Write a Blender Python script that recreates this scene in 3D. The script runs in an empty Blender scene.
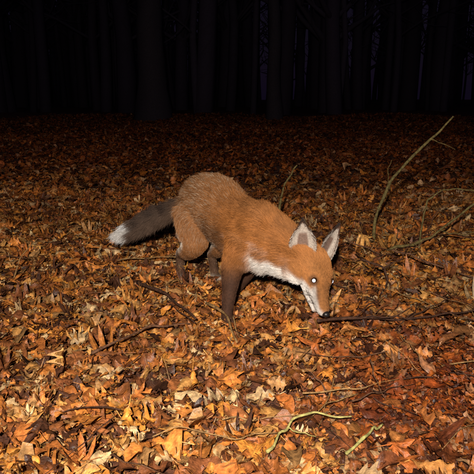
import bpy, math, numpy as np
from mathutils import Vector
rng=np.random.default_rng(7)
sc=bpy.context.scene
sc.view_settings.view_transform='Standard'; sc.view_settings.look='None'; sc.view_settings.exposure=0
A=np.array
def nrm(v):
    v=np.asarray(v,float); return v/(np.linalg.norm(v,axis=-1,keepdims=True)+1e-12)
def link(o,parent=None):
    sc.collection.objects.link(o)
    if parent: o.parent=parent
    return o
def mesh_obj(name,V,F,mat=None,parent=None,smooth=True,cols=None):
    me=bpy.data.meshes.new(name); me.from_pydata([tuple(v) for v in V],[],[tuple(f) for f in F]); me.update()
    if smooth: me.polygons.foreach_set('use_smooth',[True]*len(me.polygons))
    if cols is not None: setcol(me,cols)
    if mat: me.materials.append(mat)
    return link(bpy.data.objects.new(name,me),parent)
def setcol(me,cols,name='Col'):
    a=me.color_attributes.new(name,'FLOAT_COLOR','POINT')
    c=np.ones((len(cols),4),np.float32); c[:,:3]=cols
    a.data.foreach_set('color',c.ravel())
def big_mesh(name,V,F4,F3,cols,mat,uv=None):
    me=bpy.data.meshes.new(name)
    V=np.asarray(V,np.float32); nl=F4.size+F3.size; npoly=len(F4)+len(F3)
    me.vertices.add(len(V)); me.vertices.foreach_set('co',V.ravel())
    me.loops.add(nl); me.loops.foreach_set('vertex_index',np.concatenate([F4.ravel(),F3.ravel()]).astype(np.int32))
    me.polygons.add(npoly)
    st=np.concatenate([np.arange(len(F4))*4, F4.size+np.arange(len(F3))*3]).astype(np.int32)
    me.polygons.foreach_set('loop_start',st)
    me.update(calc_edges=True); me.validate()
    me.polygons.foreach_set('use_smooth',[True]*len(me.polygons))
    setcol(me,cols); me.materials.append(mat)
    return link(bpy.data.objects.new(name,me))
# ---------- noise / ground height
_ph=rng.uniform(0,6.28,(24,)); _dr=rng.uniform(0,6.28,(24,))
def noise2(x,y,f,k=0):
    s=0
    for i in range(6):
        d=_dr[(i+k*5)%24]; s=s+np.sin((x*math.cos(d)+y*math.sin(d))*f*(1+.37*i)+_ph[(i*3+k)%24])
    return s/4
def gh(x,y):
    x=np.asarray(x,float); y=np.asarray(y,float)
    r=np.sqrt(x*x+(y-1.6)**2)
    far=np.clip((r-3)/10,0,1)
    return .010*noise2(x,y,5.0)+.006*noise2(x,y,14,1)+far*.12*noise2(x,y,.6,2)
# ---------- materials
def mat(name):
    m=bpy.data.materials.new(name); m.use_nodes=True
    return m,m.node_tree,m.node_tree.nodes['Principled BSDF']
def colmat(name,rough=.6,spec=.3,nscale=60,namt=.35,bump=.2,bscale=200,det=4):
    m,nt,b=mat(name); N=nt.nodes; L=nt.links
    at=N.new('ShaderNodeAttribute'); at.attribute_name='Col'
    no=N.new('ShaderNodeTexNoise'); no.inputs['Scale'].default_value=nscale; no.inputs['Detail'].default_value=det
    tc=N.new('ShaderNodeTexCoord'); L.new(tc.outputs['Object'],no.inputs['Vector'])
    mr=N.new('ShaderNodeMapRange'); mr.inputs['From Min'].default_value=.3; mr.inputs['From Max'].default_value=.7
    mr.inputs['To Min'].default_value=1-namt; mr.inputs['To Max'].default_value=1+namt*.6
    L.new(no.outputs['Fac'],mr.inputs['Value'])
    mx=N.new('ShaderNodeVectorMath'); mx.operation='SCALE'
    L.new(at.outputs['Color'],mx.inputs[0]); L.new(mr.outputs['Result'],mx.inputs['Scale'])
    L.new(mx.outputs[0],b.inputs['Base Color'])
    b.inputs['Roughness'].default_value=rough; b.inputs['Specular IOR Level'].default_value=spec
    if bump:
        n2=N.new('ShaderNodeTexNoise'); n2.inputs['Scale'].default_value=bscale; n2.inputs['Detail'].default_value=1
        L.new(tc.outputs['Object'],n2.inputs['Vector'])
        bp=N.new('ShaderNodeBump'); bp.inputs['Strength'].default_value=bump; bp.inputs['Distance'].default_value=.003
        L.new(n2.outputs['Fac'],bp.inputs['Height']); L.new(bp.outputs['Normal'],b.inputs['Normal'])
    return m
leafmat=colmat('leaf_litter_mat',.5,.4,90,.55,.5,230,3)
barkmat=colmat('bark_mat',.8,.25,90,.6,.6,150)
# soil
soil,nt,b=mat('soil_mat'); N=nt.nodes; L=nt.links
tc=N.new('ShaderNodeTexCoord'); no=N.new('ShaderNodeTexNoise'); no.inputs['Scale'].default_value=9; no.inputs['Detail'].default_value=12; no.inputs['Roughness'].default_value=.7
L.new(tc.outputs['Object'],no.inputs['Vector'])
cr=N.new('ShaderNodeValToRGB'); cr.color_ramp.elements[0].position=.35; cr.color_ramp.elements[0].color=(.05,.016,.008,1)
cr.color_ramp.elements[1].position=.7; cr.color_ramp.elements[1].color=(.26,.085,.028,1)
L.new(no.outputs['Fac'],cr.inputs['Fac']); L.new(cr.outputs['Color'],b.inputs['Base Color']); b.inputs['Roughness'].default_value=.9
n2=N.new('ShaderNodeTexNoise'); n2.inputs['Scale'].default_value=60; n2.inputs['Detail'].default_value=10; L.new(tc.outputs['Object'],n2.inputs['Vector'])
bp=N.new('ShaderNodeBump'); bp.inputs['Strength'].default_value=.9; bp.inputs['Distance'].default_value=.012
L.new(n2.outputs['Fac'],bp.inputs['Height']); L.new(bp.outputs['Normal'],b.inputs['Normal'])
# ---------- ground sheet
n=260
u=np.linspace(-1,1,n); gx=np.sign(u)*(np.abs(u)*3+np.abs(u)**5*90); gy=gx+1.8
X,Y=np.meshgrid(gx,gy); Z=gh(X,Y)
V=np.stack([X.ravel(),Y.ravel(),Z.ravel()],1)
idx=np.arange(n*n).reshape(n,n)
F=np.stack([idx[:-1,:-1].ravel(),idx[:-1,1:].ravel(),idx[1:,1:].ravel(),idx[1:,:-1].ravel()],1)
big_mesh('ground',V,F,np.zeros((0,3),int),np.ones((len(V),3)),soil)
# ---------- leaves
def leaf_strip(wf,nt_=12,us=(-1,-.55,0,.55,1)):
    ts=np.linspace(0,1,nt_); nu=len(us)
    P=[];UU=[]
    for t in ts:
        w=wf(t)
        for q in us: P.append((q*w, t-.5+abs(q)*.05*(1 if t<.9 else 0),0)); UU.append((q,t))
    I=np.arange(nt_*nu).reshape(nt_,nu)
    Fq=np.stack([I[:-1,:-1].ravel(),I[:-1,1:].ravel(),I[1:,1:].ravel(),I[1:,:-1].ravel()],1)
    k=len(P); P+= [(-.008,-.5,0),(.008,-.5,0),(.008,-.78,.03),(-.008,-.78,.03)]; UU+=[(0,0)]*4
    Fq=np.vstack([Fq,[[k,k+1,k+2,k+3]]])
    return A(P,float),Fq,np.zeros((0,3),int),A(UU,float)
def oak(t):
    e=math.sin(math.pi*min(1,t*.95+.03))**.8*(.16+.2*t)
    return max(.012,e*(1+.48*math.sin(t*4.2*2*math.pi-1.2)))
def oak2(t):
    e=math.sin(math.pi*min(1,t*.95+.03))**.8*(.2+.2*t)
    return max(.012,e*(1+.5*math.sin(t*3.2*2*math.pi-1.0)))
def beech(t): return max(.01,.27*math.sin(math.pi*t)**.75*(1-.25*(t-.4)))
def birch(t): return max(.01,.36*(math.sin(math.pi*t**.6))**.9)
def maple():
    ang=np.linspace(-math.pi*.93,math.pi*.93,41); R=[]
    tips=[0,.85,-.85,1.75,-1.75]; hs=[.62,.6,.6,.42,.42]
    for a in ang:
        r=.2
        for tp,h in zip(tips,hs):
            d=abs(a-tp); r=max(r,h*(1-d/.52)+.12 if d<.5 else 0)
            r=max(r,(h*.72 if abs(d-.2)<.06 else 0))
        R.append(r)
    R=A(R); P=[(0,-.1,0)];UU=[(0,.5)]
    for m in(.5,1):
        for a,r in zip(ang,R):
            P.append((math.sin(a)*r*m, -.1+math.cos(a)*r*m,0)); UU.append((m*math.sin(a*3.5),.5+.5*m*math.cos(a)))
    k=len(ang); T=[(0,i,i+1) for i in range(1,k)]; Q=[(i,i+k,i+k+1,i+1) for i in range(1,k)]
    b0=len(P); P+=[(-.008,-.1,0),(.008,-.1,0),(.008,-.7,.03),(-.008,-.7,.03)];UU+=[(0,0)]*4
    Q.append((b0,b0+1,b0+2,b0+3))
    return A(P,float),A(Q),A(T),A(UU,float)
def frag(t): return .3+.12*math.sin(9*t)+.1*math.sin(23*t)
NEAR=[leaf_strip(oak,17),leaf_strip(beech,9),maple(),leaf_strip(oak2,15),leaf_strip(birch,9),leaf_strip(frag,5,(-1,0,1))]
FAR=[leaf_strip(oak,9,(-1,0,1)),leaf_strip(beech,5,(-1,0,1)),leaf_strip(birch,5,(-1,0,1))]
PAL=A([(.58,.205,.040),(.64,.31,.085),(.50,.16,.035),(.70,.46,.22),(.32,.11,.033),(.22,.073,.025),(.09,.034,.016),(.72,.28,.045),(.45,.23,.08)])
PW=A([.18,.13,.15,.075,.14,.12,.10,.08,.09])
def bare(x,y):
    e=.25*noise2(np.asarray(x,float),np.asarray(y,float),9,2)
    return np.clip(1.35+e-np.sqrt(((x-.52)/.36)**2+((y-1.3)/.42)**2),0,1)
def scatter(tmpls,probs,pos,size,tilt,lift,flat=1.0):
    Vs=[];F4=[];F3=[];C=[];off=0
    kind=rng.choice(len(tmpls),len(pos),p=probs)
    for k,(P,Q,T,UU) in enumerate(tmpls):
        sel=np.where(kind==k)[0]; m=len(sel)
        if m==0: continue
        nv=len(P); p=np.repeat(P[None],m,0).copy()
        curl=rng.normal(.25,.7,(m,1))*flat; bend=rng.normal(.1,.6,(m,1))*flat; tw=rng.normal(0,.5,(m,1))*flat
        x=p[:,:,0]; y=p[:,:,1]
        z=curl*x*x*2.2+bend*y*y*.9+tw*x*y*1.2
        z+=.04*np.sin(x*13+rng.uniform(0,6,(m,1)))+.04*np.sin(y*11+rng.uniform(0,6,(m,1)))+.03*np.sin((x-y)*19+rng.uniform(0,6,(m,1)))
        z+=P[None,:,2]-.04*np.exp(-(x/.03)**2)
        x=x*(1-.25*np.abs(curl)*np.abs(x)); x=x+rng.normal(0,.18,(m,1))*y*y
        s=size[sel][:,None]
        asp=rng.uniform(.8,1.2,(m,1))
        loc=np.stack([x*s*asp,y*s,z*s],2)
        yaw=rng.uniform(0,2*math.pi,m); ax=rng.uniform(0,2*math.pi,m); ti=np.abs(rng.normal(0,1,m))*tilt[sel]; ti=np.minimum(ti,1.3)
        flip=rng.random(m)<.4; 
        cy,sy=np.cos(yaw),np.sin(yaw)
        Rz=np.zeros((m,3,3)); Rz[:,0,0]=cy;Rz[:,0,1]=-sy;Rz[:,1,0]=sy;Rz[:,1,1]=cy;Rz[:,2,2]=1
        kx,ky=np.cos(ax),np.sin(ax); c,si=np.cos(ti),np.sin(ti); C1=1-c
        Rt=np.zeros((m,3,3))
        Rt[:,0,0]=c+kx*kx*C1;Rt[:,0,1]=kx*ky*C1;Rt[:,0,2]=ky*si
        Rt[:,1,0]=kx*ky*C1;Rt[:,1,1]=c+ky*ky*C1;Rt[:,1,2]=-kx*si
        Rt[:,2,0]=-ky*si;Rt[:,2,1]=kx*si;Rt[:,2,2]=c
        loc[flip,:,2]*=-1
        R=np.einsum('mij,mjk->mik',Rt,Rz)
        w=np.einsum('mij,mvj->mvi',R,loc)
        base=pos[sel]
        zmin=w[:,:,2].min(1)
        w[:,:,0]+=base[:,0:1]; w[:,:,1]+=base[:,1:2]
        w[:,:,2]+=(gh(base[:,0],base[:,1])+lift[sel]-zmin*.5)[:,None]
        ci=rng.choice(len(PAL),m,p=PW/PW.sum())
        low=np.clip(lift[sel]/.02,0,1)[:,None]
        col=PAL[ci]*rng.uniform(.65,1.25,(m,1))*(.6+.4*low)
        cl=np.clip(.5+.5*noise2(base[:,0],base[:,1],2.2,3),0,1)[:,None]
        col=col*(.72+.38*cl)
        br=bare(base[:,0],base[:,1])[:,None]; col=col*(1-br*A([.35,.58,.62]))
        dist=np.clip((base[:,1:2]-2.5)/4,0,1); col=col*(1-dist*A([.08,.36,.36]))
        cv=np.repeat(col[:,None,:],nv,1)
        rib=np.exp(-(UU[:,0]/.12)**2)*.35
        edge=np.clip(np.abs(UU[:,0])-.5,0,1)*.5
        vein=.12*np.cos(UU[:,1]*40+np.abs(UU[:,0])*9)
        cv=cv*((1+rib+vein)[None,:]-edge[None,:]*rng.uniform(0,1.2,(m,1)))[:,:,None]
        o=off+np.arange(m)[:,None,None]*nv
        F4.append((Q[None]+o).reshape(-1,4)); 
        if len(T): F3.append((T[None]+o).reshape(-1,3))
        Vs.append(w.reshape(-1,3)); C.append(cv.reshape(-1,3)); off+=m*nv
    return np.vstack(Vs),np.vstack(F4),(np.vstack(F3) if F3 else np.zeros((0,3),int)),np.clip(np.vstack(C),0.003,.85)
parts=[]
N1=30000
px=rng.uniform(-2.1,2.3,N1); py=rng.uniform(.55,4.2,N1)
keep=rng.random(N1)>bare(px,py)*.8; px,py=px[keep],py[keep]
keep=np.abs(px)<.45*py+.55; px,py=px[keep],py[keep]
m=len(px)
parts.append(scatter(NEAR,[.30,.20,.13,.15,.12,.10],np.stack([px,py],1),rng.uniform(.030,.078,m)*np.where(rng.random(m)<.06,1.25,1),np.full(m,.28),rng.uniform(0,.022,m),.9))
N2=20000
px=rng.uniform(-1.4,1.5,N2); py=rng.uniform(.7,3.2,N2)
parts.append(scatter([NEAR[5],NEAR[1]],[.75,.25],np.stack([px,py],1),rng.uniform(.006,.024,N2),np.full(N2,.5),rng.uniform(0,.03,N2)))
N2=5000
px=rng.normal(.52,.25,N2); py=rng.normal(1.3,.28,N2)
parts.append(scatter([NEAR[5],NEAR[1]],[.6,.4],np.stack([px,py],1),rng.uniform(.006,.028,N2),np.full(N2,.5),rng.uniform(0,.012,N2)))
N3=420
px=rng.uniform(-1.2,1.3,N3); py=rng.uniform(1.05,3.8,N3); keep=rng.random(N3)>bare(px,py)*.8; px,py=px[keep],py[keep]; m=len(px)
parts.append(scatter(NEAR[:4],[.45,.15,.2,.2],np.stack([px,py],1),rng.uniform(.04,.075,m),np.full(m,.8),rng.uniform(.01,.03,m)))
N4=60000
r=rng.uniform(3.6,19,N4)
px=rng.uniform(-1,1,N4)*(.55*r+1.2); py=r
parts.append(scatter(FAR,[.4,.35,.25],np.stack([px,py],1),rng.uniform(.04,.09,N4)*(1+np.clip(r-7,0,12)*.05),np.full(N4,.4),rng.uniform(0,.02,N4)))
off=0;VV=[];Q4=[];Q3=[];CC=[]
for v,f4,f3,c in parts:
    VV.append(v);Q4.append(f4+off);Q3.append(f3+off);CC.append(c);off+=len(v)
big_mesh('fallen_leaves',np.vstack(VV),np.vstack(Q4),np.vstack(Q3),np.vstack(CC),leafmat)
# ---------- tubes
def catmull(P,n):
    P=np.asarray(P,float); Q=np.vstack([2*P[0]-P[1],P,2*P[-1]-P[-2]]); out=[]
    for i in range(1,len(Q)-2):
        for j in range(n):
            t=j/n; out.append(.5*((2*Q[i])+(-Q[i-1]+Q[i+1])*t+(2*Q[i-1]-5*Q[i]+4*Q[i+1]-Q[i+2])*t*t+(-Q[i-1]+3*Q[i]-3*Q[i+1]+Q[i+2])*t**3))
    out.append(Q[-2]); return A(out)
def loft(P,ra,rb,side,n=6,seg=20,jit=0):
    D=np.column_stack([P,ra,rb]); D=catmull(D,n); C=D[:,:3]; a=np.maximum(D[:,3],.0004); b=np.maximum(D[:,4],.0004)
    T=nrm(np.gradient(C,axis=0)); side=np.asarray(side,float)
    if side.ndim==1: side=np.repeat(side[None],len(C),0)
    S=nrm(side-(side*T).sum(1,keepdims=True)*T); U=np.cross(T,S)
    V=[];F=[]
    th=np.linspace(0,2*math.pi,seg,endpoint=False)
    for i in range(len(C)):
        k=1+(rng.normal(0,jit,seg) if jit else 0)
        V.append(C[i]+(np.cos(th)*a[i]*k)[:,None]*S[i]+(np.sin(th)*b[i]*k)[:,None]*U[i])
    V=np.vstack(V); m=len(C)
    for i in range(m-1):
        for j in range(seg):
            F.append((i*seg+j,i*seg+(j+1)%seg,(i+1)*seg+(j+1)%seg,(i+1)*seg+j))
    V=np.vstack([V,C[0]-T[0]*a[0]*.4,C[-1]+T[-1]*a[-1]*.4]); s0,e0=m*seg,m*seg+1
    for j in range(seg):
        F.append((s0,(j+1)%seg,j)); F.append((e0,(m-1)*seg+j,(m-1)*seg+(j+1)%seg))
    return V,F
class Geo:
    def __init__(s): s.V=[];s.F=[];s.C=[];s.n=0
    def add(s,V,F,c=(1,1,1)):
        s.V.append(V); s.F+= [tuple(i+s.n for i in f) for f in F]; s.C.append(np.repeat(A([c],float),len(V),0)); s.n+=len(V)
    def obj(s,name,m,parent=None): return mesh_obj(name,np.vstack(s.V),s.F,m,parent,True,np.vstack(s.C))
def stick(g,P,r0,r1,c,n=6,wob=.003,seg=8,side=(.3,.2,1)):
    P=A(P,float); k=len(P)
    D=catmull(P,3); D[1:-1]+=rng.normal(0,wob,D[1:-1].shape); r=np.linspace(r0,r1,len(D))*rng.uniform(.8,1.2,len(D))
    V,F=loft(D,r,r,side,3,seg,.06); g.add(V,F,c)
green=(.16,.12,.04); brown=(.13,.06,.03); dk=(.06,.026,.014); tan=(.28,.16,.06)
g=Geo()
stick(g,[(.63,2.70,-.03),(.646,2.704,.168),(.747,2.746,.346),(.885,2.778,.481),(.99,2.80,.585)],.0085,.0045,green)
stick(g,[(.885,2.778,.481),(.93,2.75,.47),(.99,2.74,.44)],.0025,.0012,green)
stick(g,[(.70,2.72,.26),(.68,2.70,.33),(.69,2.68,.40)],.0022,.001,green)
stick(g,[(.60,2.56,-.01),(.68,2.51,.045),(.771,2.522,.05),(.88,2.537,.112),(1.027,2.562,.217),(1.25,2.6,.33)],.007,.004,green)
stick(g,[(.88,2.537,.112),(.93,2.5,.10),(1.03,2.48,.12)],.003,.0015,green)
stick(g,[(.80,2.54,-.02),(.80,2.55,.12),(.82,2.557,.21),(.86,2.57,.264),(.923,2.578,.284),(1.027,2.577,.28),(1.15,2.57,.22)],.0042,.0026,green)
stick(g,[(.93,2.9,-.01),(.96,2.88,.10),(1.02,2.86,.17),(1.13,2.85,.20)],.003,.0015,brown)
stick(g,[(.75,2.7,.0),(.86,2.66,.06),(.98,2.6,.075),(1.1,2.56,.06)],.003,.0015,brown)
g.obj('bramble_sapling',barkmat)
def single(name,P,r0,r1,c,extra=()):
    g=Geo(); stick(g,P,r0,r1,c)
    for e in extra: stick(g,*e)
    return g.obj(name,barkmat)
single('gnawed_stick',[(.225,1.575,.068),(.29,1.60,.062),(.38,1.63,.055),(.5,1.65,.045),(.62,1.68,.05),(.82,1.74,.055)],.005,.0025,dk,[([(.36,1.625,.055),(.43,1.60,.07),(.50,1.58,.065)],.003,.001,dk),([(.5,1.65,.045),(.58,1.7,.06),(.66,1.76,.07)],.0025,.001,dk),([(.34,1.62,.06),(.40,1.68,.085),(.47,1.73,.10)],.0022,.001,dk)])
single('dead_branch',[(.437,2.03,.12),(.508,2.018,.09),(.515,1.98,.04),(.46,1.87,.02)],.004,.003,dk,[([(.45,2.42,.10),(.54,2.41,.06),(.63,2.4,.02)],.0035,.002,brown),([(.508,2.018,.09),(.57,2.03,.12),(.61,2.05,.17)],.0025,.001,dk)])
single('dead_branch',[(.60,2.24,.10),(.66,2.222,.084),(.76,2.16,.055),(.88,2.05,.04)],.004,.0025,brown,[([(.66,2.222,.084),(.72,2.26,.13),(.80,2.3,.14)],.002,.001,brown)])
single('dry_stem',[(.2,2.95,-.01),(.215,2.96,.17),(.25,2.98,.27),(.30,3.0,.34)],.006,.004,green)
single('dead_stick',[(-.335,1.95,.06),(-.285,1.88,.065),(-.225,1.82,.06),(-.12,1.65,.045)],.007,.003,dk)
single('dead_stick',[(-.37,1.42,.04),(-.24,1.56,.055),(-.134,1.6,.05)],.0035,.002,brown)
single('dead_stick',[(-.095,1.77,.05),(-.043,1.65,.06),(-.0,1.49,.04)],.0045,.003,tan)
single('dead_stick',[(-.476,2.304,.04),(-.308,2.3,.06),(-.04,2.27,.05)],.003,.0015,tan)
single('dry_stem',[(-.83,2.11,.0),(-.79,2.12,.1),(-.73,2.14,.17)],.003,.0015,tan)
single('green_stem',[(.055,.985,.04),(.094,1.04,.058),(.137,1.078,.065),(.23,1.09,.052)],.0032,.0018,(.34,.30,.10),[([(.094,1.04,.05),(.12,1.03,.055),(.15,1.02,.05)],.0014,.0008,(.32,.28,.09))])
single('green_stem',[(.20,.98,.04),(.25,1.02,.058),(.285,1.06,.052)],.0034,.002,(.34,.31,.10))
single('dead_stick',[(-.16,1.02,.05),(-.10,1.03,.06),(.0,1.02,.05),(.08,1.05,.04)],.0016,.001,tan)
g=Geo()
for i in range(520):
    x=rng.uniform(-1.3,1.5); y=rng.uniform(.95,4.8); 
    if i<250: x=rng.uniform(.15,1.4); y=rng.uniform(1.0,3.4)
    a=rng.uniform(0,6.28); l=rng.uniform(.04,.25); z=float(gh(x,y))+rng.uniform(.025,.05)
    if (x-.2)**2+(y-1.72)**2<.05: continue
    d=A([math.cos(a),math.sin(a),rng.normal(0,.2)]); p=A([x,y,z]); q=rng.normal(0,.08*l,3)
    stick(g,[p-d*l/2,p+q,p+d*l/2],rng.uniform(.0008,.0024),.0007,[brown,dk,tan,dk][rng.integers(4)],wob=.002,seg=5)
g.obj('scattered_twigs',barkmat)
# ---------- trees
def limb(g,p,d,l,r,c,depth):
    k=5; P=[p]; dd=nrm(d)
    for i in range(k-1):
        dd=nrm(dd+rng.normal(0,.13,3)+A([0,0,.05])); P.append(P[-1]+dd*l/(k-1))
    P=A(P); rr=np.linspace(r,r*.45,k); V,F=loft(P,rr,rr,(.31,.2,.05) if abs(dd[2])>.5 else (0,.1,1),2,10 if depth>1 else 6,.03); g.add(V,F,c)
    if depth>0:
        for i in range(4):
            j=rng.integers(1,k); nd=nrm(dd+rng.normal(0,.75,3)); limb(g,P[j],nd,l*rng.uniform(.45,.65),rr[j]*.6,c,depth-1)
BK=(.09,.07,.085)
def tree(x,y,r,h=7,c=BK,first=2.6,lean=(0,0)):
    g=Geo(); z0=float(gh(x,y)); k=9; P=[];R=[]
    for i in range(k):
        t=i/(k-1); P.append((x+lean[0]*t*h+rng.normal(0,.03),y+lean[1]*t*h+rng.normal(0,.03),z0-.15+t*h)); R.append(r*(1-.7*t)*(1.35 if i==0 else 1))
    V,F=loft(A(P),R,R,(1,0,0),5,20,.035); g.add(V,F,c)
    for i in range(9):
        j=rng.integers(int(first/h*k)+1,k); a=rng.uniform(0,6.28); limb(g,A(P[j]),A([math.cos(a),math.sin(a),rng.uniform(.2,.9)]),rng.uniform(1.5,3),R[j]*.5,c,2)
    return g
tree(-2.35,17,.42,10).obj('oak_tree',barkmat)
tree(1.0,17,.20,10).obj('birch_tree',barkmat)
gt=tree(-4.2,8.2,.2); limb(gt,A([-4.2,8.2,1.5]),A([.66,.1,.72]),2.6,.06,BK,1); gt.obj('oak_tree',barkmat)
g=Geo()
for i in range(420):
    y=rng.uniform(22,80); x=rng.uniform(-.85,.85)*y; r=rng.uniform(.12,.45); h=rng.uniform(13,22)
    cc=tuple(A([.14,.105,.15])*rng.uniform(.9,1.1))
    k=6; P=A([(x+rng.normal(0,.12),y,-.3+h*t) for t in np.linspace(0,1,k)]); R=np.linspace(r,r*.3,k)
    V,F=loft(P,R,R,(1,0,0),2,8,.04); g.add(V,F,cc)
    for q in range(7):
        a=rng.uniform(0,6.28); limb(g,P[rng.integers(1,k)],A([math.cos(a),math.sin(a),.6]),rng.uniform(2,4.5),r*.3,cc,1)
g.obj('distant_trees',barkmat)
# =============== FOX
fox=bpy.data.objects.new('red_fox',None); link(fox)
Hp=A([-.115,2.12,0]); Hd=nrm([.50,-.866,0]); Ld=A([-Hd[1],Hd[0],0])
def B(s,l,z): return Hp+s*Hd+l*Ld+A([0,0,z])
Fh=nrm([.25,-.633,-.7235]); Lh=A([.80,.545,-.24]); Lh=nrm(Lh-(Lh@Fh)*Fh); Th=np.cross(Fh,Lh)
hs=1.2
NOSEF=.124
O=A([.257,1.597,.083])-NOSEF*hs*Fh
def H(f,l,t): return O+hs*(f*Fh+l*Lh+t*Th)
segs=[]
fg=Geo()
def part(P,ra,rb,side,label,n=5,seg=24,sc_=1):
    P=[A(p) for p in P]; ra=[q*sc_ for q in ra]; rb=[q*sc_ for q in rb]
    V,F=loft(A(P),ra,rb,side,n,seg); fg.add(V,F)
    for i in range(len(P)-1): segs.append((P[i],P[i+1],(ra[i]+rb[i])/2,(ra[i+1]+rb[i+1])/2,label))
T=[(-.105,.322,.022,.028),(-.078,.315,.058,.068),(-.035,.306,.084,.098),(.04,.300,.097,.110),(.12,.288,.092,.104),(.2,.270,.080,.098),(.28,.256,.082,.104),(.36,.252,.082,.108),(.42,.258,.072,.098),(.46,.268,.050,.068)]
part([B(t[0],(.012 if .0<t[0]<.15 else 0),t[1]) for t in T],[t[2] for t in T],[t[3] for t in T],Ld,'torso')
part([(.035,1.845,.275),(.088,1.79,.256),(.135,1.752,.232),(.172,1.725,.212),O-.02*Fh],[.078,.080,.074,.066,.055],[.088,.090,.080,.068,.054],Lh,'neck')
def ell(c,r,label=None):
    r=[q*hs for q in r]
    th=np.linspace(0,math.pi,13); ph=np.linspace(0,2*math.pi,20,endpoint=False); V=[];F=[]
    for a in th[1:-1]:
        for b_ in ph: V.append(c+r[0]*math.cos(a)*Fh+r[1]*math.sin(a)*math.cos(b_)*Lh+r[2]*math.sin(a)*math.sin(b_)*Th)
    V+= [c+r[0]*Fh,c-r[0]*Fh]
    for i in range(10):
        for j in range(20): F.append((i*20+j,(i+1)*20+j,(i+1)*20+(j+1)%20,i*20+(j+1)%20))
    for j in range(20): F.append((220,j,(j+1)%20)); F.append((221,200+(j+1)%20,200+j))
    fg.add(A(V),F)
ell(H(-.005,0,0),(.055,.050,.044)); segs.append((H(-.04,0,0),H(.02,0,0),.046*hs,.046*hs,'head'))
ell(H(.006,.037,-.014),(.034,.033,.027)); ell(H(.006,-.037,-.014),(.034,.033,.027))
ell(H(.038,.021,.014),(.022,.013,.011)); ell(H(.038,-.021,.014),(.022,.013,.011))
part([H(.01,0,0),H(.040,0,-.001),(H(.062,0,-.005)),H(.084,0,-.009),H(.107,0,-.012),H(.123,0,-.013)],[.046,.038,.029,.022,.0180,.0115],[.040,.032,.024,.0185,.0155,.010],Lh,'muzzle',sc_=hs)
part([H(.01,0,-.024),H(.045,0,-.029),H(.075,0,-.0325),H(.103,0,-.034)],[.028,.024,.018,.011],[.017,.013,.0095,.0065],Lh,'muzzle',sc_=hs)
def leg(pts,r,label): part([B(*p) for p in pts],[q*1.1 for q in r],[q*1.22 for q in r],Ld,label,5,16)
leg([(.37,-.045,.25),(.36,-.064,.20),(.35,-.086,.155),(.375,-.112,.085),(.39,-.128,.035),(.41,-.132,.016),(.435,-.132,.012)],[.055,.046,.031,.019,.016,.018,.013],'fore')
leg([(.36,.045,.25),(.33,.05,.20),(.29,.035,.155),(.255,.012,.085),(.215,.0,.035),(.225,-.002,.014),(.25,-.002,.010)],[.05,.040,.026,.016,.014,.016,.012],'fore')
leg([(-.01,-.035,.275),(.025,-.055,.22),(.035,-.062,.17),(-.03,-.062,.125),(-.09,-.06,.10),(-.085,-.06,.045),(-.075,-.06,.018),(-.03,-.06,.014)],[.064,.056,.040,.026,.016,.0135,.016,.012],'hind')
leg([(-.01,.035,.275),(.035,.05,.22),(.055,.055,.17),(.0,.052,.125),(-.045,.05,.10),(-.03,.05,.045),(-.02,.05,.018),(.025,.05,.014)],[.064,.056,.040,.026,.016,.0135,.016,.012],'hind')
tl=[B(-.07,0,.318),(-.205,2.23,.28),(-.285,2.28,.235),(-.365,2.30,.195),(-.425,2.30,.160),(-.468,2.295,.14)]
part(tl,[.020,.022,.027,.029,.023,.008],[.020,.022,.027,.029,.023,.008],(0,0,1),'tail')
raw=mesh_obj('fox_raw',np.vstack(fg.V),fg.F,None,None,False)
md=raw.modifiers.new('r','REMESH'); md.mode='VOXEL'; md.voxel_size=.0038
ms=raw.modifiers.new('s','SMOOTH'); ms.factor=.5; ms.iterations=5
dg=bpy.context.evaluated_depsgraph_get(); me=bpy.data.meshes.new_from_object(raw.evaluated_get(dg)); me.name='body'
bpy.data.objects.remove(raw)
nv=len(me.vertices); co=np.empty(nv*3,np.float32); me.vertices.foreach_get('co',co); co=co.reshape(-1,3).astype(float)
nn=np.empty(nv*3,np.float32); me.vertices.foreach_get('normal',nn); nn=nn.reshape(-1,3).astype(float)
labels=['torso','neck','head','muzzle','fore','hind','tail']
LEN=dict(torso=.028,neck=.030,head=.015,muzzle=.0055,fore=.010,hind=.014,tail=.046)
def analyse(p,n_):
    m=len(p); W=np.zeros((m,len(segs))); flow=np.zeros((m,3)); L_=np.zeros(m); lab=np.zeros((m,7))
    for i,(a,b,r0,r1,l) in enumerate(segs):
        d=b-a; t=np.clip(((p-a)@d)/(d@d+1e-9),0,1); q=a+t[:,None]*d; r=r0+(r1-r0)*t
        W[:,i]=np.exp(-(np.linalg.norm(p-q,axis=1)-r)/.010)
    W/=W.sum(1,keepdims=True)+1e-12
    for i,(a,b,r0,r1,l) in enumerate(segs):
        d=nrm(b-a)
        if l in('torso','neck','muzzle','head'): d=-d
        flow+=W[:,i:i+1]*d; lab[:,labels.index(l)]+=W[:,i]; L_+=W[:,i]*LEN[l]
    lw=lab[:,4]+lab[:,5]; L_=L_*(1-lw*np.clip((.24-p[:,2])/.12,0,1)*.45)+lw*np.clip((p[:,2]-.15)/.1,0,1)*.012
    h=(p-O)/hs; ch=lab[:,2]*np.clip((-(h@Th)+.005)/.03,0,1)*np.clip((.03-h@Fh)/.04,0,1); L_+=ch*.010
    return flow,L_,lab
def sstep(x,a,b): t=np.clip((x-a)/(b-a),0,1); return t*t*(3-2*t)
def mixc(c,k,w): return c*(1-w[:,None])+A(k)*w[:,None]
ORG=A([.40,.155,.042]); WHT=A([.78,.73,.67])
def mouthgap(f): return -.0225-.03*(f-.055)
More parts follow.
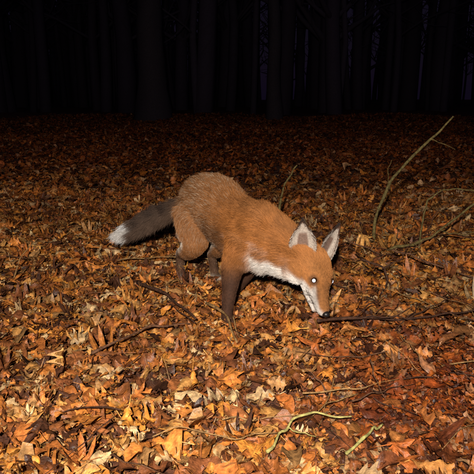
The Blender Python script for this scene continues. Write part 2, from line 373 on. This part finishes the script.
def colour(p,n_,lab):
    m=len(p); rel=p-Hp; s=rel@Hd; l=rel@Ld; z=p[:,2]
    h=(p-O)/hs; f=h@Fh; hl=h@Lh; t=h@Th; nz=n_[:,2]
    c=np.repeat(ORG[None],m,0)
    nse=noise2(s*1.0+l,z*1.3,38,1)+.5*noise2(s,l+z,80,2)
    w=(lab[:,0]+.6*lab[:,5])*sstep(-s,-.32,.0)*np.clip(.75+.2*nse,0,1); c=mixc(c,(.29,.145,.066),w)
    w=lab[:,0]*sstep(s,.08,.16)*sstep(-s,-.34,-.26)*sstep(-z,-.30,-.24)*.8; c=mixc(c,(.14,.062,.027),w)
    w=(lab[:,0]+lab[:,1])*sstep(nz,.4,.9)*sstep(s,.2,.3)*.45; c=mixc(c,(.31,.14,.055),w)
    w=lab[:,0]*sstep(-nz,.5,.85); c=mixc(c,(.50,.40,.30),w)
    w=(lab[:,1]+lab[:,0]*sstep(s,.37,.43))*sstep(-nz+.2*nse,.0,.6); c=mixc(c,WHT,np.clip(w,0,1))
    w=(lab[:,4])*sstep(-z,-.24,-.12); c=mixc(c,(.075,.033,.018),w)
    w=(lab[:,5])*sstep(-z,-.13,-.08); c=mixc(c,(.12,.06,.032),w)
    w=lab[:,5]*sstep(-(n_@Hd),.0,.5)*sstep(-z,-.235,-.19)*sstep(z,.08,.11); c=mixc(c,(.70,.62,.52),w)
    w=lab[:,5]*sstep(-z,-.035,-.02); c=mixc(c,(.5,.42,.34),w*.7)
    ta=lab[:,6]; tip=sstep(-p[:,0]+.012*nse,.405,.43)
    c=mixc(c,(.115,.078,.057),ta*.95); c=mixc(c,(.03,.02,.017),ta*np.clip(.5+.5*nse,0,1)*sstep(nz+.3*nse,-.3,.5)); c=mixc(c,(.85,.82,.78),ta*tip)
    hd=np.clip(lab[:,2]+lab[:,3],0,1)
    hd2=np.clip(hd*1.4,0,1)
    c=mixc(c,(.42,.175,.052),hd2*.8)
    w=hd2*sstep(-t+.004*nse,.0,.014)*sstep(f,-.045,-.02); c=mixc(c,WHT,w)
    w=hd2*sstep(f,.055,.07)*sstep(np.abs(hl)-.35*(t+.005),.014,.021); c=mixc(c,WHT,w)
    d=np.abs(np.abs(hl)-.019)+np.abs(t-.002)*.7; w=hd2*np.exp(-(d/.008)**2)*sstep(f,.055,.068)*sstep(-f,-.105,-.085); c=mixc(c,(.13,.06,.03),w*.7)
    for sg in(-1,1):
        de=np.linalg.norm(h-(.050*Fh+sg*.031*Lh+.017*Th),axis=1); c=mixc(c,(.08,.035,.02),hd2*np.exp(-(de/.0125)**4)*.9)
    c=mixc(c,(.28,.12,.045),hd2*np.exp(-(hl/.008)**2)*sstep(f,.03,.06)*.5)
    w=(f>.052)*np.exp(-((t-mouthgap(f))/.0020)**2)*hd2; c=mixc(c,(.05,.022,.016),w*.9)
    return np.clip(c*(1+.15*nse)[:,None],.004,.9)
fl,ln,lab=analyse(co,nn); cb=colour(co,nn,lab)
setcol(me,cb*.7)
me.polygons.foreach_set('use_smooth',[True]*len(me.polygons))
skin=colmat('fox_skin_mat',.8,.2,150,.3,0); me.materials.append(skin)
link(bpy.data.objects.new('body',me),fox)
fm=colmat('fox_ear_mat',.8,.15,200,.25,0)
earroots=[]
def ear(sg,name):
    base=H(-.026,sg*.040,.024); E=nrm(-.62*Fh+.62*Th+sg*.28*Lh); Nn=nrm(.55*Fh+.32*Th+(-.48 if sg<0 else .05)*Lh); Nn=nrm(Nn-(Nn@E)*E); S=np.cross(E,Nn)
    hgt=.108; V=[];C=[];nt2,nu=16,15
    for layer in (0,1):
        for i in range(nt2):
            t=i/(nt2-1); w=.038*(1-t**1.8)**.85*(.86+.28*math.sin(math.pi*min(1,t*1.1)))+.0012
            for j in range(nu):
                q=-1+2*j/(nu-1); ang=q*1.05
                depth=.026*(1-t*.6)
                p=base+E*(t*hgt-.016)+S*math.sin(ang)/math.sin(1.05)*w - Nn*(math.cos(ang)-math.cos(1.05))*depth*1.3
                if layer: p=p-Nn*.0026
                V.append(p)
                if layer==0: cc=A([.52,.44,.37])*(1-.3*t) if abs(q)<.80 and t<.92 else A([.09,.045,.028])
                else: cc=A([.03,.018,.014]) if t>.3 else A([.36,.13,.035])
                if layer==0 and abs(q)<.4 and t<.65: cc=A([.20,.13,.10])
                C.append(cc); earroots.append((p,Nn if layer==0 else -Nn,E,S*q,cc,abs(q),t,layer,S))
    F=[];m=nt2*nu
    for i in range(nt2-1):
        for j in range(nu-1):
            a=i*nu+j; F.append((a,a+1,a+nu+1,a+nu)); F.append((m+a,m+a+nu,m+a+nu+1,m+a+1))
        for a,b_ in((i*nu,(i+1)*nu),((i+1)*nu+nu-1,i*nu+nu-1)): F.append((a,b_,m+b_,m+a))
    mesh_obj(name,V,F,fm,fox,True,A(C))
ear(-1,'right_ear'); ear(1,'left_ear')
def ball(name,c,r,m,sq=(1,1,1)):
    bpy.ops.mesh.primitive_uv_sphere_add(segments=24,ring_count=16,radius=r,location=c); o=bpy.context.object; o.name=name; o.data.materials.append(m); o.scale=sq
    for p in o.data.polygons: p.use_smooth=True
    o.parent=fox; return o
em,nt,b=mat('eye_mat'); b.inputs['Base Color'].default_value=(.03,.012,.004,1); b.inputs['Roughness'].default_value=.08
gm,nt,b=mat('eyeshine_glow_mat'); b.inputs['Base Color'].default_value=(.5,.6,.8,1); b.inputs['Emission Color'].default_value=(.72,.78,1,1); b.inputs['Emission Strength'].default_value=1.4  # emission stands in for flash light reflected back out of the eye
nm,nt,b=mat('nose_mat'); b.inputs['Base Color'].default_value=(.012,.01,.01,1); b.inputs['Roughness'].default_value=.4
for sg,nme in((-1,'right'),(1,'left')):
    c=H(.047,sg*.0262,.0158); ball(nme+'_eye',c,.0092,em)
    ball(nme+'_eyeshine',c+nrm(Fh*.45+sg*Lh*.75+Th*.40)*.0042,.0061,gm)  # self-glowing ball set into the eye as painted eye-shine
ball('nose',H(.124,0,-.008),.0112,nm,(1,1,.85))
# ---------- fur
me.calc_loop_triangles(); nt3=len(me.loop_triangles); tr=np.empty(nt3*3,np.int32); me.loop_triangles.foreach_get('vertices',tr); tr=tr.reshape(-1,3)
a,b_,c_=co[tr[:,0]],co[tr[:,1]],co[tr[:,2]]; area=np.linalg.norm(np.cross(b_-a,c_-a),axis=1)/2
dens=1+lab[tr[:,0],2]*1.6+lab[tr[:,0],3]*2.0+lab[tr[:,0],4]*.6+lab[tr[:,0],1]*.5
pr=area*dens; pr/=pr.sum(); NF=195000
ti=rng.choice(nt3,NF,p=pr); r1=np.sqrt(rng.random(NF)); r2=rng.random(NF)
w0,w1,w2=(1-r1)[:,None],(r1*(1-r2))[:,None],(r1*r2)[:,None]
P0=a[ti]*w0+b_[ti]*w1+c_[ti]*w2; N0=nrm(nn[tr[ti,0]]*w0+nn[tr[ti,1]]*w1+nn[tr[ti,2]]*w2)
flw=fl[tr[ti,0]]; LN=ln[tr[ti,0]]; LB=lab[tr[ti,0]]; CL=colour(P0,N0,LB)
hh=(P0-O)/hs; ff=hh@Fh; lt=hh@Lh; tt=hh@Th
ok=np.ones(NF,bool)
for sg in(-1,1): ok&=np.linalg.norm(hh-(.051*Fh+sg*.032*Lh+.018*Th),axis=1)>.0068
ok&=~((ff>.055)&(np.abs(tt-mouthgap(ff))<.0016)); ok&=ff<.119
er_p=[];er_n=[];er_f=[];er_c=[];er_l=[]
for (p,n_,E,S,cc,q,t,ly,Sd) in earroots:
    if ly:
        for k in range(12):
            er_p.append(p+E*rng.normal(0,.003)+Sd*rng.normal(0,.0015)); er_n.append(n_); er_f.append(E); er_l.append(.006); er_c.append(cc)
    elif q>.45 and t<.7:
        for k in range(8):
            er_p.append(p+E*rng.normal(0,.003)+Sd*rng.normal(0,.0015)+n_*.001); er_n.append(n_*.9-S*.3); er_f.append(E*1.0-S*.9); er_l.append(.014*(1-.5*t)); er_c.append(A([.66,.58,.50])*rng.uniform(.6,1))
P0=np.vstack([P0[ok],A(er_p)]); N0=np.vstack([N0[ok],A(er_n)]); flw=np.vstack([flw[ok],A(er_f)]); LN=np.concatenate([LN[ok],A(er_l)]); CL=np.vstack([CL[ok],A(er_c)])
z_=np.zeros(len(er_p)); ntail=np.concatenate([LB[ok,6],z_]); facew=np.concatenate([LB[ok,2]+LB[ok,3],z_+1]); rump=np.concatenate([(LB[ok,0]+.5*LB[ok,5])*sstep(-((P0[:len(LB[ok])]-Hp)@Hd),-.34,-.05),z_])
M=len(P0)
flt=nrm(flw-(flw*N0).sum(1,keepdims=True)*N0+rng.normal(0,.02,(M,3)))
cl=np.stack([noise2(P0[:,0]+P0[:,2],P0[:,1],60,k)for k in range(3)],1)*.24*(1-.6*facew[:,None])
flt=nrm(flt+cl+rng.normal(0,.13,(M,3)))
LL=(LN*rng.uniform(.55,1.1,M)*(1+.15*noise2(P0[:,0],P0[:,2]+P0[:,1],60,2)))[:,None]
lift=(.32+.28*ntail-.14*facew)[:,None]+rng.normal(0,.06,(M,1))
K=5; PT=np.zeros((M,K,3)); 
for k in range(K):
    s=k/(K-1)
    PT[:,k]=P0-N0*.001+LL*(flt*s*(1-.3*lift)+N0*lift*(s-.35*s*s*1.3)+A([0,0,-1])*.10*s*s)
hc=bpy.data.hair_curves.new('fur'); hc.add_curves([K]*M)
hc.attributes['position'].data.foreach_set('vector',PT.astype(np.float32).ravel())
rad=(np.linspace(1,.15,K)[None,:]*(.00048-.0001*facew[:,None])).astype(np.float32)
ra=hc.attributes.get('radius') or hc.attributes.new('radius','FLOAT','POINT'); ra.data.foreach_set('value',rad.ravel())
var=rng.lognormal(0,.16,(M,1)); rr_=rng.random((M,1)); dark=(rr_<.10)*(1-facew[:,None])
cst=CL*var*(1-.45*dark)
lightm=((rr_>.84)*rump[:,None]); cst=cst*(1-lightm)+A([.56,.42,.29])*lightm
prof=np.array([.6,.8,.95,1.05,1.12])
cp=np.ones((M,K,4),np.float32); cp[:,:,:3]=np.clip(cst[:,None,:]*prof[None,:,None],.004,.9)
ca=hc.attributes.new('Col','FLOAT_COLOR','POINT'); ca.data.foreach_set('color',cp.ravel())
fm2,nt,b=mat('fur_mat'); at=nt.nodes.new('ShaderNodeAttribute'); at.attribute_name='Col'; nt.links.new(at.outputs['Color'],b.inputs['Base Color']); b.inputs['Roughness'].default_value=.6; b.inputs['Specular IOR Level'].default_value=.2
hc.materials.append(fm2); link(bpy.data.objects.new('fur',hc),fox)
wg=Geo()
for sg in(-1,1):
    for i in range(6):
        p=H(.098-.006*i,sg*.018,-.012-.002*(i%3)); d=nrm(sg*Lh*.9-Fh*.15+Th*rng.normal(0,.25)); 
        V,F=loft([p,p+d*.03,p+d*.055-A([0,0,.006])],[.0004,.0003,.0001],[.0004,.0003,.0001],Fh,3,4); wg.add(V,F,(.05,.04,.03))
wg.obj('whiskers',fm,fox)
# ---------- camera
cam=bpy.data.cameras.new('camera'); co_=bpy.data.objects.new('camera',cam); link(co_); sc.camera=co_
co_.location=(0,0,.68); co_.rotation_euler=(math.radians(90-13.3),0,0); cam.sensor_width=36; cam.lens=45.57; cam.clip_end=500; cam.clip_start=.02
# ---------- world + lights
w=bpy.data.worlds.new('World'); sc.world=w; w.use_nodes=True; nt=w.node_tree; bg=nt.nodes['Background']
sky=nt.nodes.new('ShaderNodeTexSky'); sky.sky_type='NISHITA'; sky.sun_disc=False; sky.sun_elevation=math.radians(2); sky.sun_rotation=math.radians(200)
mx=nt.nodes.new('ShaderNodeMix'); mx.data_type='RGBA'; mx.inputs['Factor'].default_value=.985
nt.links.new(sky.outputs['Color'],mx.inputs['A']); mx.inputs['B'].default_value=(.10,.066,.21,1)
nt.links.new(mx.outputs['Result'],bg.inputs['Color']); bg.inputs['Strength'].default_value=.038
sp=bpy.data.lights.new('camera_flash','SPOT'); so=bpy.data.objects.new('camera_flash',sp); link(so)
so.location=(-.10,-.42,1.0); sp.energy=365; sp.spot_size=math.radians(72); sp.spot_blend=.8; sp.shadow_soft_size=.03; sp.color=(1,.90,.80)
tgt=Vector((-.1,3.0,.2)); so.rotation_euler=(tgt-so.location).to_track_quat('-Z','Y').to_euler()
sun=bpy.data.lights.new('moon','SUN'); su=bpy.data.objects.new('moon',sun); link(su); sun.energy=.01; sun.angle=math.radians(.5); sun.color=(.7,.75,1); su.rotation_euler=(math.radians(50),0,math.radians(30))
